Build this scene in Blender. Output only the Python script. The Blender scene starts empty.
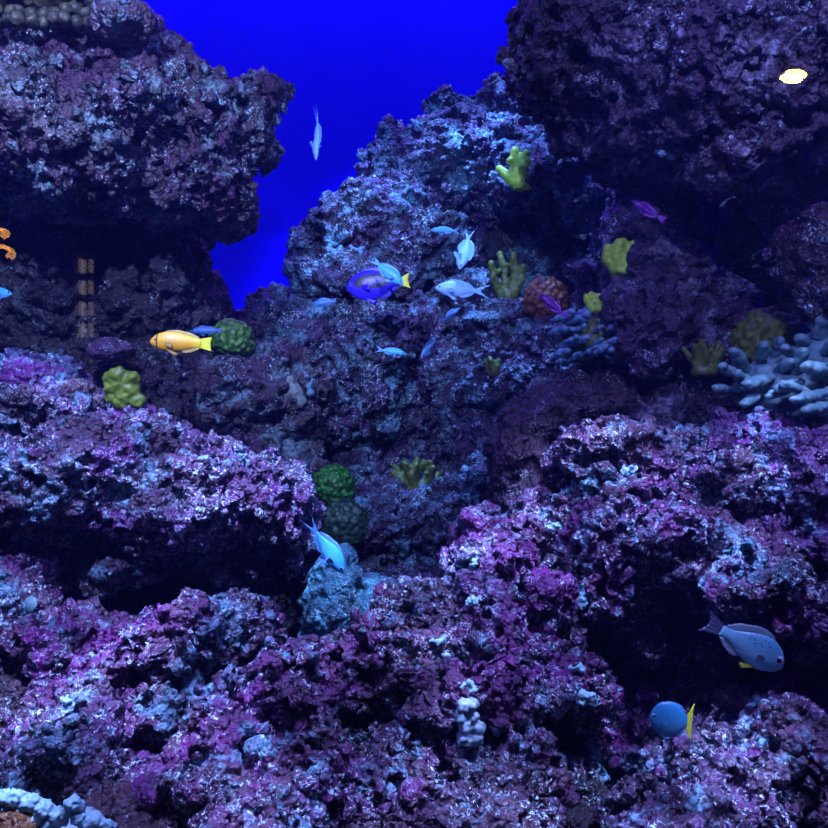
import bpy, bmesh, math, random
import numpy as np
from mathutils import Vector, Matrix, noise as mnoise

scene = bpy.context.scene
col = scene.collection
ZC = 0.9                      # camera height; camera stands at (0, 0, ZC) and looks along +Y
R = math.radians

def P(px, py, d):
    """a spot of the tank: d metres in front of the camera, px/py along and down the view"""
    return Vector(((px / 828 - .5) * d, d, ZC - (py / 828 - .5) * d))

# ------------------------------------------------------------------ tagging
def tag(o, label=None, cat=None, group=None, kind=None):
    if label: o['label'] = label
    if cat: o['category'] = cat
    if group: o['group'] = group
    if kind: o['kind'] = kind
    return o

def empty(name, loc, label, cat, group=None):
    o = bpy.data.objects.new(name, None)
    o.empty_display_size = .02
    col.objects.link(o)
    o.location = loc
    return tag(o, label, cat, group)

def link(name, me, mat=None, parent=None, loc=None):
    o = bpy.data.objects.new(name, me)
    col.objects.link(o)
    if mat and not me.materials: me.materials.append(mat)
    if parent: o.parent = parent
    if loc is not None: o.location = loc
    return o

def smooth(me):
    me.polygons.foreach_set('use_smooth', [True] * len(me.polygons))

def baked(o):
    """replace an object's mesh by its modified one"""
    dg = bpy.context.evaluated_depsgraph_get()
    me = bpy.data.meshes.new_from_object(o.evaluated_get(dg), depsgraph=dg)
    o.modifiers.clear()
    old = o.data
    o.data = me
    bpy.data.meshes.remove(old)
    smooth(me)
    return me

# ------------------------------------------------------------------ materials
def new_mat(name):
    m = bpy.data.materials.new(name); m.use_nodes = True
    nt = m.node_tree; nt.nodes.clear()
    out = nt.nodes.new('ShaderNodeOutputMaterial')
    b = nt.nodes.new('ShaderNodeBsdfPrincipled')
    nt.links.new(b.outputs[0], out.inputs[0])
    return m, nt, b

def nd(nt, typ, **kw):
    n = nt.nodes.new(typ)
    for k, v in kw.items():
        if k.startswith('i_'):
            n.inputs[k[2:].replace('_', ' ')].default_value = v
        else:
            setattr(n, k, v)
    return n

def ramp(nt, fac, stops, interp='LINEAR'):
    r = nt.nodes.new('ShaderNodeValToRGB')
    r.color_ramp.interpolation = interp
    els = r.color_ramp.elements
    while len(els) < len(stops): els.new(.5)
    for e, (p, c) in zip(els, stops):
        e.position = p
        e.color = (c, c, c, 1) if not hasattr(c, '__len__') else (*c, 1)
    nt.links.new(fac, r.inputs[0])
    return r.outputs[0]

def mix(nt, fac, a, b):
    m = nt.nodes.new('ShaderNodeMix'); m.data_type = 'RGBA'
    for s, v in ((m.inputs[0], fac), (m.inputs[6], a), (m.inputs[7], b)):
        if isinstance(v, bpy.types.NodeSocket): nt.links.new(v, s)
        elif s.type == 'RGBA': s.default_value = (*v, 1)
        else: s.default_value = v
    return m.outputs[2]

def math_(nt, op, a, b=0.0, clamp=False):
    m = nt.nodes.new('ShaderNodeMath'); m.operation = op; m.use_clamp = clamp
    for s, v in zip(m.inputs, (a, b)):
        if isinstance(v, bpy.types.NodeSocket): nt.links.new(v, s)
        else: s.default_value = v
    return m.outputs[0]

def rock_mat(name, dark, main, second, pale, speck=(.50, .76, .88), pale_lo=.56, speck_amt=.5, bump=.8, scale=1.0, rough=.38):
    m, nt, b = new_mat(name)
    geo = nd(nt, 'ShaderNodeNewGeometry')
    def noise_(s, det=4, dist=0.0, off=0.0, ro=.55):
        mp = nd(nt, 'ShaderNodeVectorMath', operation='ADD'); mp.inputs[1].default_value = (off, off * 1.7, -off)
        nt.links.new(geo.outputs['Position'], mp.inputs[0])
        n = nd(nt, 'ShaderNodeTexNoise', i_Scale=s * scale, i_Detail=det, i_Distortion=dist, i_Roughness=ro)
        nt.links.new(mp.outputs[0], n.inputs['Vector'])
        return n.outputs['Fac']
    big = noise_(5, 5, .6, 3.1)
    mid = noise_(17, 5, .8, 7.7)
    fine = noise_(70, 4, .5, 1.3)
    c = mix(nt, ramp(nt, big, [(.36, 0.), (.58, 1.)]), main, second)
    c = mix(nt, ramp(nt, mid, [(.36, 1.), (.52, 0.)]), c, dark)
    # pale crusts with their own outlines
    pm = math_(nt, 'ADD', noise_(9, 3, .4, 11.), math_(nt, 'MULTIPLY', noise_(38, 4, 1.2, 17.), .55))
    crust = ramp(nt, pm, [(pale_lo + .20, 0.), (pale_lo + .33, 1.)])
    c = mix(nt, math_(nt, 'MULTIPLY', crust, ramp(nt, fine, [(.38, .25), (.6, 1.)])), c, pale)
    # curled white lines painted as bright rim highlights, and pale grit, in patches
    wn = noise_(44, 2, 1.6, 31.)
    line = ramp(nt, math_(nt, 'ABSOLUTE', math_(nt, 'SUBTRACT', wn, .5)), [(.012, 1.), (.034, 0.)])
    zone = ramp(nt, noise_(10, 3, .6, 23.), [(.60 - .16 * speck_amt, 0.), (.70 - .16 * speck_amt, 1.)])
    broken = ramp(nt, noise_(85, 2, .3, 41.), [(.46, 0.), (.54, 1.)])
    c = mix(nt, math_(nt, 'MULTIPLY', math_(nt, 'MULTIPLY', line, broken), zone), c, speck)
    grit = math_(nt, 'MULTIPLY', ramp(nt, noise_(150, 2, .6, 53.), [(.66, 0.), (.71, 1.)]), ramp(nt, noise_(13, 2, .4, 61.), [(.48, 0.), (.6, 1.)]))
    c = mix(nt, math_(nt, 'MULTIPLY', grit, min(1, speck_amt * 1.2)), c, speck)
    nt.links.new(c, b.inputs['Base Color'])
    b.inputs['Roughness'].default_value = rough
    b.inputs['Specular IOR Level'].default_value = .55
    h = math_(nt, 'ADD', math_(nt, 'MULTIPLY', fine, 1.0), math_(nt, 'MULTIPLY', noise_(190, 4, .3, 5.), .55))
    v2 = nd(nt, 'ShaderNodeTexVoronoi', i_Scale=110 * scale); nt.links.new(geo.outputs['Position'], v2.inputs['Vector'])
    h = math_(nt, 'SUBTRACT', h, math_(nt, 'MULTIPLY', v2.outputs['Distance'], .8))
    bp = nd(nt, 'ShaderNodeBump', i_Strength=bump, i_Distance=.012)
    nt.links.new(h, bp.inputs['Height']); nt.links.new(bp.outputs[0], b.inputs['Normal'])
    return m

def coral_mat(name, a, b_, scale=60, bump=.4, rough=.5, cells=False):
    m, nt, b = new_mat(name)
    geo = nd(nt, 'ShaderNodeNewGeometry')
    if cells:
        t = nd(nt, 'ShaderNodeTexVoronoi', i_Scale=scale); out = t.outputs['Distance']
    else:
        t = nd(nt, 'ShaderNodeTexNoise', i_Scale=scale, i_Detail=4.); out = t.outputs['Fac']
    nt.links.new(geo.outputs['Position'], t.inputs['Vector'])
    nt.links.new(mix(nt, ramp(nt, out, [(.3, 0.), (.65, 1.)]), a, b_), b.inputs['Base Color'])
    b.inputs['Roughness'].default_value = rough
    bp = nd(nt, 'ShaderNodeBump', i_Strength=bump, i_Distance=.006)
    nt.links.new(out, bp.inputs['Height']); nt.links.new(bp.outputs[0], b.inputs['Normal'])
    return m

def plain(name, c, rough=.5, emit=None, es=0, metallic=0, spec=.5):
    m, nt, b = new_mat(name)
    t = nd(nt, 'ShaderNodeTexNoise', i_Scale=40., i_Detail=3.)
    co = nd(nt, 'ShaderNodeTexCoord'); nt.links.new(co.outputs['Object'], t.inputs['Vector'])
    nt.links.new(mix(nt, ramp(nt, t.outputs['Fac'], [(.3, 0.), (.7, 1.)]), tuple(x * .9 for x in c), tuple(min(1, x * 1.08) for x in c)), b.inputs['Base Color'])
    b.inputs['Roughness'].default_value = rough
    b.inputs['Metallic'].default_value = metallic
    b.inputs['Specular IOR Level'].default_value = spec
    if emit:
        b.inputs['Emission Color'].default_value = (*emit, 1)
        b.inputs['Emission Strength'].default_value = es
    return m

M = {}
M['front'] = rock_mat('coralline_front', (.020, .006, .028), (.125, .010, .130), (.088, .044, .072), (.13, .36, .48), pale_lo=.625, speck_amt=.95)
M['violet'] = rock_mat('coralline_violet', (.022, .005, .038), (.15, .012, .21), (.080, .030, .11), (.14, .34, .50), pale_lo=.61, speck_amt=.9)
M['shelf'] = rock_mat('coralline_shelf', (.020, .008, .030), (.11, .016, .14), (.080, .046, .080), (.17, .40, .52), pale_lo=.605, speck_amt=.95)
M['grey'] = rock_mat('rock_grey', (.015, .009, .017), (.095, .036, .085), (.070, .054, .062), (.20, .36, .38), pale_lo=.60, speck_amt=.75)
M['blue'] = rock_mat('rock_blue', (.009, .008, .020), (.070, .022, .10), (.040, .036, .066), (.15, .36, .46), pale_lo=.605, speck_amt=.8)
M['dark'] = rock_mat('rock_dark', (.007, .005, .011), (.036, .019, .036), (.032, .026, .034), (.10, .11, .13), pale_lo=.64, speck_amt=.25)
M['brown'] = rock_mat('rock_brown', (.016, .008, .015), (.065, .024, .040), (.045, .028, .042), (.12, .09, .13), pale_lo=.64, speck_amt=.4)
M['magenta'] = rock_mat('coralline_magenta', (.025, .005, .034), (.13, .012, .13), (.085, .016, .10), (.22, .30, .40), pale_lo=.61, speck_amt=.7)
M['tan'] = rock_mat('frame_tan', (.05, .022, .008), (.20, .09, .03), (.14, .07, .03), (.24, .16, .08), pale_lo=.66, speck_amt=.2)
M['cyan'] = rock_mat('rock_cyan', (.012, .03, .045), (.025, .13, .19), (.04, .17, .22), (.14, .50, .62), pale_lo=.58, speck_amt=.4)
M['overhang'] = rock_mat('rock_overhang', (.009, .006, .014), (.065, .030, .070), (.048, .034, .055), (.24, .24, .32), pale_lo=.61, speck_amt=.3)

# ------------------------------------------------------------------ rocks
def tex(name, typ, **kw):
    t = bpy.data.textures.new(name, typ)
    for k, v in kw.items(): setattr(t, k, v)
    return t
TX = dict(
    huge=tex('huge', 'CLOUDS', noise_scale=.22, noise_depth=2, noise_basis='ORIGINAL_PERLIN'),
    lump=tex('lump', 'CLOUDS', noise_scale=.085, noise_depth=2, noise_basis='ORIGINAL_PERLIN'),
    bub=tex('bub', 'VORONOI', noise_scale=.075, distance_metric='DISTANCE_SQUARED', weight_1=1.0),
    knob=tex('knob', 'VORONOI', noise_scale=.030, distance_metric='DISTANCE_SQUARED', weight_1=1.0),
    ridge=tex('ridge', 'MUSGRAVE', musgrave_type='RIDGED_MULTIFRACTAL', noise_scale=.05, octaves=3, dimension_max=.9, offset=.9, gain=1.6),
    knob2=tex('knob2', 'VORONOI', noise_scale=.0155, distance_metric='DISTANCE_SQUARED', weight_1=1.0),
    cave=tex('cave', 'CLOUDS', noise_scale=.055, noise_depth=1, noise_basis='ORIGINAL_PERLIN'),
    grit=tex('grit', 'CLOUDS', noise_scale=.013, noise_depth=2, noise_basis='ORIGINAL_PERLIN'),
)

cv = TX['cave']; cv.use_color_ramp = True
for e_, (p_, c_) in zip(cv.color_ramp.elements, ((.30, 0.), (.45, 1.))):
    e_.position = p_; e_.color = (c_, c_, c_, 1)

def blob_mesh(blobs, rnd, sub=3):
    bm = bmesh.new()
    for c, r, rot in blobs:
        ret = bmesh.ops.create_icosphere(bm, subdivisions=sub, radius=1)
        mt = Matrix.Translation(c) @ rot @ Matrix.Diagonal((*r, 1))
        bmesh.ops.transform(bm, matrix=mt, verts=ret['verts'])
    me = bpy.data.meshes.new('blobs'); bm.to_mesh(me); bm.free()
    return me

def rock(name, label, blobs, mat, vox=None, amp=1.0, foot=None, group=None, cat='rock', knob=1.0, fl=0.0):
    rnd = random.Random(label)
    bl, dmean = [], 0
    for px, py, d, rx, ry, rd in blobs:
        k = d / 828
        rot = Matrix.Rotation(rnd.uniform(-.25, .25), 4, 'Y') @ Matrix.Rotation(rnd.uniform(-.2, .2), 4, 'X')
        bl.append((P(px, py, d), (rx * k, rd, ry * k), rot)); dmean += d
    dmean /= len(blobs)
    if foot:                                  # the buried lower half that carries the rock on the tank floor
        zt = max(c.z for c, r, m_ in bl)
        for x, y, z, rx, ry, rz in foot:
            if z + rz > zt: z = (zt - .02) / 2; rz = max(.04, zt - .02 - z)
            bl.append((Vector((x, y, z)), (rx, ry, rz), Matrix.Identity(4)))
    me = blob_mesh(bl, rnd)
    o = link(name, me)
    v = vox or max(.003, dmean / 828 * 1.75)
    md = o.modifiers.new('r', 'REMESH'); md.mode = 'VOXEL'; md.voxel_size = v; md.adaptivity = 0
    def disp(t, s, mid=.5):
        d = o.modifiers.new('d', 'DISPLACE'); d.texture = TX[t]; d.strength = s; d.mid_level = mid
        d.texture_coords = 'GLOBAL'; d.direction = 'NORMAL'
    disp('huge', .15 * amp)
    sm = o.modifiers.new('s', 'SMOOTH'); sm.factor = .5; sm.iterations = 3
    disp('lump', .11 * amp, .55)
    disp('bub', -.060 * amp * knob, .22)
    disp('cave', .045 * amp, .95)
    sm = o.modifiers.new('s', 'SMOOTH'); sm.factor = .5; sm.iterations = 1
    disp('knob', -.036 * amp * knob, .25)
    disp('knob2', -.017 * amp * knob, .25)
    disp('ridge', .010 * amp, .8)
    disp('grit', .012 * amp)
    me = baked(o)
    n = len(me.vertices)
    co = np.empty(n * 3, np.float32); me.vertices.foreach_get('co', co); co = co.reshape(-1, 3)
    if co[:, 2].min() < 0.0:
        co[:, 2] = np.maximum(co[:, 2], 0.0005)
    base = Vector(((co[:, 0].min() + co[:, 0].max()) / 2, (co[:, 1].min() + co[:, 1].max()) / 2, co[:, 2].min()))
    co -= np.array(base, np.float32)
    me.vertices.foreach_set('co', co.ravel()); me.update()
    o.location = base
    me.materials.clear(); me.materials.append(mat)
    return tag(o, label, cat, group)

G = 'live rocks of the reef wall'
# upper left
rock('boulder', 'big knobbly boulder overhanging at upper left against the blue water',
     [(95,110,2.25,115,76,.30),(60,145,2.2,95,70,.30),(205,135,2.35,55,52,.22),(180,175,2.4,75,52,.25),(112,85,2.32,60,36,.25),
      (262,112,2.45,18,30,.11),(275,90,2.46,12,12,.08),(265,145,2.45,18,30,.11),(-10,110,2.25,90,95,.3),(225,205,2.5,38,36,.18)], M['grey'], amp=.9, group=G)
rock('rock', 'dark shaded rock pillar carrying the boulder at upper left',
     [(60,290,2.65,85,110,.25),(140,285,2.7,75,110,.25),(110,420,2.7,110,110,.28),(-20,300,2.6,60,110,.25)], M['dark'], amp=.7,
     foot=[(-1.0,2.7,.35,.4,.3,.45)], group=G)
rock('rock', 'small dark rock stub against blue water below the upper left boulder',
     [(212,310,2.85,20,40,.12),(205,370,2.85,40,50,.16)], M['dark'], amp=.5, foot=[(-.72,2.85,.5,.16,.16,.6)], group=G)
rock('rock', 'purple rock mound at left edge behind the long lit ledge',
     [(20,395,2.35,75,40,.22),(75,430,2.3,60,50,.2),(-10,440,2.3,60,70,.25)], M['violet'], amp=.6, foot=[(-1.05,2.3,.4,.3,.2,.5)], group=G)
rock('rock', 'reddish brown smooth stone behind the ledge below olive lobed coral',
     [(78,402,2.18,28,24,.09)], M['brown'], amp=.35, group=G)
rock('rock', 'pale lavender stone at foot of dark pillar left of the orange fish',
     [(110,352,2.38,26,12,.08)], M['shelf'], amp=.25, group=G)
# left ledge
rock('rock_ledge', 'long lit ledge of speckled purple rock across the left middle',
     [(80,472,2.0,112,64,.3),(190,496,2.05,98,62,.28),(270,508,2.1,50,56,.22),(150,540,2.12,110,40,.24),(240,560,2.15,60,34,.2),(20,430,2.05,80,50,.28),(-10,510,1.95,80,75,.3),(140,450,2.1,60,35,.2),(295,530,2.12,28,48,.15)],
     M['shelf'], amp=.8, foot=[(-.62,2.3,.3,.45,.25,.45)], group=G)
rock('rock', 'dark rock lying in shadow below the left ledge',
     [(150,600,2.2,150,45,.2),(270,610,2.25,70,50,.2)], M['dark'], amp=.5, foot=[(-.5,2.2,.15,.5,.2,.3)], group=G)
# middle left
rock('rock', 'dark purple rock under the round green coral behind the ledge',
     [(235,400,2.8,85,48,.22),(165,400,2.75,60,40,.2),(290,400,2.85,50,60,.2),(250,365,2.85,50,22,.15)], M['grey'], amp=.6,
     foot=[(-.55,2.8,.45,.35,.22,.5)], group=G)
# central reef
rock('rock_peak', 'tall craggy peak of the central reef rising into blue water',
     [(455,170,3.4,68,62,.28),(446,108,3.45,24,20,.12),(498,104,3.45,20,28,.12),(392,136,3.45,17,20,.12),(398,160,3.42,30,30,.14),(410,180,3.4,55,45,.25),(500,175,3.4,50,60,.25),(490,120,3.5,60,30,.15),(545,140,3.5,40,45,.15)],
     M['blue'], amp=.75, foot=[(.1,3.6,1.2,.35,.3,.9),(.1,3.6,.4,.45,.3,.6)], group=G)
rock('rock', 'pale crusted slope on the left flank of the central peak',
     [(385,225,3.2,62,50,.25),(345,240,3.2,45,45,.2),(420,250,3.15,60,45,.22),(375,275,3.1,60,40,.2)], M['blue'], amp=.7,
     foot=[(-.1,3.35,.9,.3,.2,.8)], group=G)
rock('rock', 'rounded outcrop jutting left from the central reef into blue water',
     [(312,262,3.2,28,38,.16),(303,238,3.2,16,14,.09),(330,290,3.2,40,30,.18)], M['blue'], amp=.5, group=G)
rock('rock', 'low knobbly rock beside the blue gap left of the central reef',
     [(275,325,3.05,38,36,.18),(310,350,3.05,50,50,.2),(258,310,3.05,16,14,.1),(290,420,3.05,60,60,.2)], M['blue'], amp=.55,
     foot=[(-.5,3.1,.45,.3,.2,.5)], group=G)
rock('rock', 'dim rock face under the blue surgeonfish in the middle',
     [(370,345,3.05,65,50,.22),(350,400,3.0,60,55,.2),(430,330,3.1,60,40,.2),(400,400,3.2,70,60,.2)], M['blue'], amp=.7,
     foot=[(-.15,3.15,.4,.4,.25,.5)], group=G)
rock('rock', 'blue lit block right of the peak under the upper green coral',
     [(555,186,2.9,42,28,.2),(590,208,2.8,30,24,.15),(530,180,3.1,40,35,.2)], M['blue'], amp=.55, group=G,
     foot=[(.52,3.3,1.0,.22,.15,.9)])
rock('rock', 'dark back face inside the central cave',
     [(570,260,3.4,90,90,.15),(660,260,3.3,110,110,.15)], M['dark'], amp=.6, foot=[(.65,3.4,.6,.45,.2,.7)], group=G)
rock('rock', 'bluish rubble slope below the orange brain coral',
     [(500,330,2.95,55,35,.2),(560,350,2.85,60,40,.2),(520,385,2.8,70,45,.2),(450,370,3.0,40,40,.2),(465,300,3.05,40,28,.18)], M['blue'], amp=.7,
     foot=[(.35,2.95,.4,.45,.25,.55)], group=G)
rock('rock', 'small lit rock between orange coral and yellow green coral',
     [(595,275,2.75,28,18,.12),(610,250,2.75,18,22,.1),(600,310,2.75,35,30,.14),(620,360,2.7,45,45,.16)], M['blue'], amp=.4, group=G,
     foot=[(.62,2.75,.6,.2,.16,.65)])
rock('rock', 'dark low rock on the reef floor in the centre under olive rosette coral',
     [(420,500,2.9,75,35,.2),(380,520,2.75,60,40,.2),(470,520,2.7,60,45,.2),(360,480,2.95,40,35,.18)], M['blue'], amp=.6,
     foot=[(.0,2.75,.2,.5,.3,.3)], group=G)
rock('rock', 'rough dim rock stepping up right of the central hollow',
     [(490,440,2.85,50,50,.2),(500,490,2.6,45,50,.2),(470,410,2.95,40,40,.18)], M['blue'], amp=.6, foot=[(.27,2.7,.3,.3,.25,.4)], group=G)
# upper right overhang
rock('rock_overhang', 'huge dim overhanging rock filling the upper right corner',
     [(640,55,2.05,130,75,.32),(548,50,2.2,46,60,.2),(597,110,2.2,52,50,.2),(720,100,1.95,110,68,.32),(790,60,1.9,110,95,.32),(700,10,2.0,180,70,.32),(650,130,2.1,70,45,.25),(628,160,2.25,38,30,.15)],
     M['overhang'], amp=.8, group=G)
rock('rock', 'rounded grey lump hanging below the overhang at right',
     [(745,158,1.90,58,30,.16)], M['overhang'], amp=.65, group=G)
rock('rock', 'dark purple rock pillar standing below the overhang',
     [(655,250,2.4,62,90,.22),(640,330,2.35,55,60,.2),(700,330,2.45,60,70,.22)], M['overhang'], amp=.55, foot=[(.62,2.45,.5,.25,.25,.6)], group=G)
rock('rock', 'reddish brown lump at right edge below the overhang',
     [(815,245,2.0,38,40,.16),(850,280,2.0,50,50,.16)], M['brown'], amp=.4, group=G)
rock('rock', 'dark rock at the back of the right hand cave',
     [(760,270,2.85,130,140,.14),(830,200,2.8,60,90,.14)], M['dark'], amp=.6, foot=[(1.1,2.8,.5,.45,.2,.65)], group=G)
# right middle
rock('rock', 'dull magenta rock with rough knobs below the blue lobed coral',
     [(600,385,2.4,38,26,.13),(590,405,2.35,48,26,.14),(650,395,2.45,50,24,.14),(560,400,2.45,40,30,.14)], M['brown'], amp=.5, foot=[(.5,2.4,.4,.25,.18,.55)], group=G)
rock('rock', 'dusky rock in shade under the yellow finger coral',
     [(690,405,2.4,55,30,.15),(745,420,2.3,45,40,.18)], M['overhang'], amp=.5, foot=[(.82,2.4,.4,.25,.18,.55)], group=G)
rock('rock', 'tall brown shaded rock on the left flank of the right reef',
     [(525,465,2.3,34,62,.17),(545,420,2.32,36,35,.15),(530,510,2.2,36,40,.16)], M['brown'], amp=.5, foot=[(.3,2.3,.3,.2,.18,.45)], group=G)
rock('boulder', 'broad bright speckled boulder in the right middle',
     [(620,465,2.05,70,48,.25),(700,480,1.98,80,55,.28),(640,540,1.85,90,60,.28),(590,520,1.95,36,58,.2),(720,560,1.82,85,60,.28),(600,590,1.8,55,45,.2)],
     M['front'], amp=.8, foot=[(.45,2.05,.35,.35,.28,.45)], group=G)
rock('boulder', 'violet crusted boulder at right edge below the pale branching coral',
     [(790,475,1.9,72,58,.28),(830,540,1.8,70,60,.28),(760,440,2.0,55,32,.2),(790,600,1.8,60,45,.22)], M['violet'], amp=.75,
     foot=[(.9,1.95,.3,.25,.28,.45)], group=G)
rock('rock', 'shaded purple rock behind the speckled fish at lower right',
     [(700,632,1.85,80,32,.18),(800,655,1.88,65,40,.18),(640,632,1.8,36,28,.14)], M['front'], amp=.6, foot=[(.6,1.85,.2,.35,.2,.3)], group=G)
# front
rock('rock_spire', 'magenta purple spire rising in front of the central hollow',
     [(487,598,1.72,46,46,.2),(468,540,1.75,17,24,.09),(492,545,1.75,22,24,.10),(530,600,1.7,42,40,.18),(525,562,1.75,20,18,.09)], M['magenta'], amp=.65, foot=[(.17,1.75,.2,.2,.2,.35)], group=G)
rock('boulder', 'front central boulder of purple and grey crust below the spire',
     [(430,650,1.6,85,52,.25),(370,660,1.6,60,48,.2),(535,672,1.58,66,42,.2),(470,700,1.5,90,50,.22),(585,690,1.6,32,42,.15)], M['front'], amp=.8,
     foot=[(.05,1.65,.2,.35,.25,.35)], group=G)
rock('boulder', 'nearest purple boulder at bottom centre of the reef',
     [(470,780,1.32,95,52,.2),(390,790,1.3,70,55,.2),(525,770,1.36,40,45,.16),(430,820,1.25,110,50,.2)], M['front'], amp=.75,
     foot=[(.02,1.35,.18,.28,.22,.3)], group=G)
rock('rock', 'rough rock with white grit between bottom centre and lower left rocks',
     [(300,690,1.5,62,48,.2),(250,720,1.42,60,45,.18),(320,760,1.35,55,50,.18)], M['front'], amp=.7, foot=[(-.25,1.5,.18,.25,.2,.3)], group=G)
rock('rock', 'grit crusted rock at the bottom left of centre',
     [(270,800,1.25,75,45,.18),(220,770,1.3,55,40,.16)], M['front'], amp=.6, foot=[(-.25,1.28,.15,.18,.18,.28)], group=G)
rock('boulder', 'domed purple boulder with bright crust at lower left',
     [(205,645,1.7,68,50,.22),(130,665,1.68,62,45,.2),(245,640,1.72,38,40,.16),(180,700,1.6,70,40,.2)], M['front'], amp=.75, foot=[(-.5,1.72,.2,.3,.22,.35)], group=G)
rock('rock', 'dusky purple rock between the domed boulder and left edge',
     [(75,650,1.72,58,42,.18),(60,700,1.62,60,35,.18)], M['front'], amp=.6, foot=[(-.72,1.72,.2,.22,.2,.35)], group=G)
rock('rock', 'purple rock at left edge under the ledge',
     [(12,600,1.78,38,48,.18),(0,650,1.7,35,40,.18)], M['front'], amp=.55, foot=[(-.9,1.78,.25,.18,.18,.4)], group=G)
rock('rock', 'rounded rock with pale green crust at the lower left',
     [(85,735,1.45,52,42,.16),(50,750,1.42,40,35,.14),(110,770,1.4,45,35,.14)], M['shelf'], amp=.6, foot=[(-.6,1.48,.18,.2,.18,.3)], group=G)
rock('rock', 'small magenta rock at the bottom left',
     [(163,792,1.24,28,24,.07),(150,806,1.24,22,20,.06)], M['magenta'], amp=.35, foot=[(-.37,1.3,.15,.09,.1,.25)], group=G)
rock('rock', 'brownish dark rock at the bottom left edge',
     [(20,720,1.6,40,50,.16),(10,770,1.45,50,30,.14),(130,815,1.2,60,20,.12)], M['brown'], amp=.45, foot=[(-.75,1.6,.2,.2,.18,.3)], group=G)
rock('rock', 'warm brown rock under the pale polyps in the bottom left corner',
     [(10,828,1.08,34,20,.05),(40,850,1.1,40,20,.06)], M['tan'], amp=.2, foot=[(-.5,1.12,.12,.08,.08,.2)], group=G)  # brown lump standing in for the tank's frame, shaped like a rock
rock('rock', 'grey purple rock with white grit at the bottom right',
     [(720,790,1.38,72,48,.18),(655,815,1.3,45,34,.15),(700,835,1.25,90,40,.16)], M['shelf'], amp=.65, foot=[(.45,1.4,.18,.25,.2,.3)], group=G)
rock('rock', 'purple knobbly rock in the bottom right corner below the speckled fish',
     [(805,748,1.42,55,40,.16),(835,800,1.35,55,46,.16)], M['front'], amp=.65, foot=[(.66,1.45,.18,.2,.2,.32)], group=G)
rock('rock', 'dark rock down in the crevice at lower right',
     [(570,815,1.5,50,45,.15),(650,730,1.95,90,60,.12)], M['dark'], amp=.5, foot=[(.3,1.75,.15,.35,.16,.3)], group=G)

rock('rock_mound', 'cyan grey mound under the diving cyan fish behind the front rocks',
     [(333,585,2.0,30,36,.1),(340,560,2.02,18,14,.07),(330,610,1.98,34,28,.1)], M['cyan'], amp=.35, foot=[(-.2,2.0,.2,.1,.1,.25)])
rock('rock_mound', 'low cyan grey mound right of the taller cyan mound',
     [(378,596,2.02,26,20,.09),(370,612,2.0,34,24,.09)], M['cyan'], amp=.3, foot=[(-.1,2.0,.2,.09,.1,.25)])

# ------------------------------------------------------------------ corals
bpy.context.view_layer.update()
DG = bpy.context.evaluated_depsgraph_get()
def depth(px, py, limit=4.3):
    o = Vector((0, 0, ZC)); v = P(px, py, 1.0) - o
    ok, loc, *_ = scene.ray_cast(DG, o, v.normalized())
    return min(limit, loc.y) if ok else limit
def seat(box, back=.03):
    l, t, r, b = box
    ds = sorted(depth(l + (r - l) * u, t + (b - t) * w) for u in (.2, .5, .8) for w in (.35, .7, .95))
    return ds[2] + back
def blobby(name, blobs, mat, vox, parent=None, knob=0, wobble=.0, wscale=.03):
    """fused lobes: centre, radii, rotation"""
    me = blob_mesh(blobs, random, 2)
    o = link(name, me)
    md = o.modifiers.new('r', 'REMESH'); md.mode = 'VOXEL'; md.voxel_size = vox
    s = o.modifiers.new('s', 'SMOOTH'); s.iterations = 4
    if wobble:
        key = 'w%.4f' % wscale
        if key not in TX: TX[key] = tex(key, 'CLOUDS', noise_scale=wscale, noise_depth=1)
        d = o.modifiers.new('d', 'DISPLACE'); d.texture = TX[key]; d.strength = wobble; d.texture_coords = 'GLOBAL'
    if knob:
        key = 'k%.4f' % knob
        if key not in TX: TX[key] = tex(key, 'VORONOI', noise_scale=knob, distance_metric='DISTANCE_SQUARED', weight_1=1.0)
        d = o.modifiers.new('k', 'DISPLACE'); d.texture = TX[key]; d.strength = -knob * .7; d.mid_level = .3; d.texture_coords = 'GLOBAL'
    me = baked(o); me.materials.clear(); me.materials.append(mat)
    return o

def rebase(o, base):
    me = o.data
    me.transform(Matrix.Translation(-base)); o.location = base
    return o

def capsule(a, b, ra, rb, n=5):
    return [(a.lerp(b, i / (n - 1)), (ra + (rb - ra) * i / (n - 1),) * 3, Matrix.Identity(4)) for i in range(n)]

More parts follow.
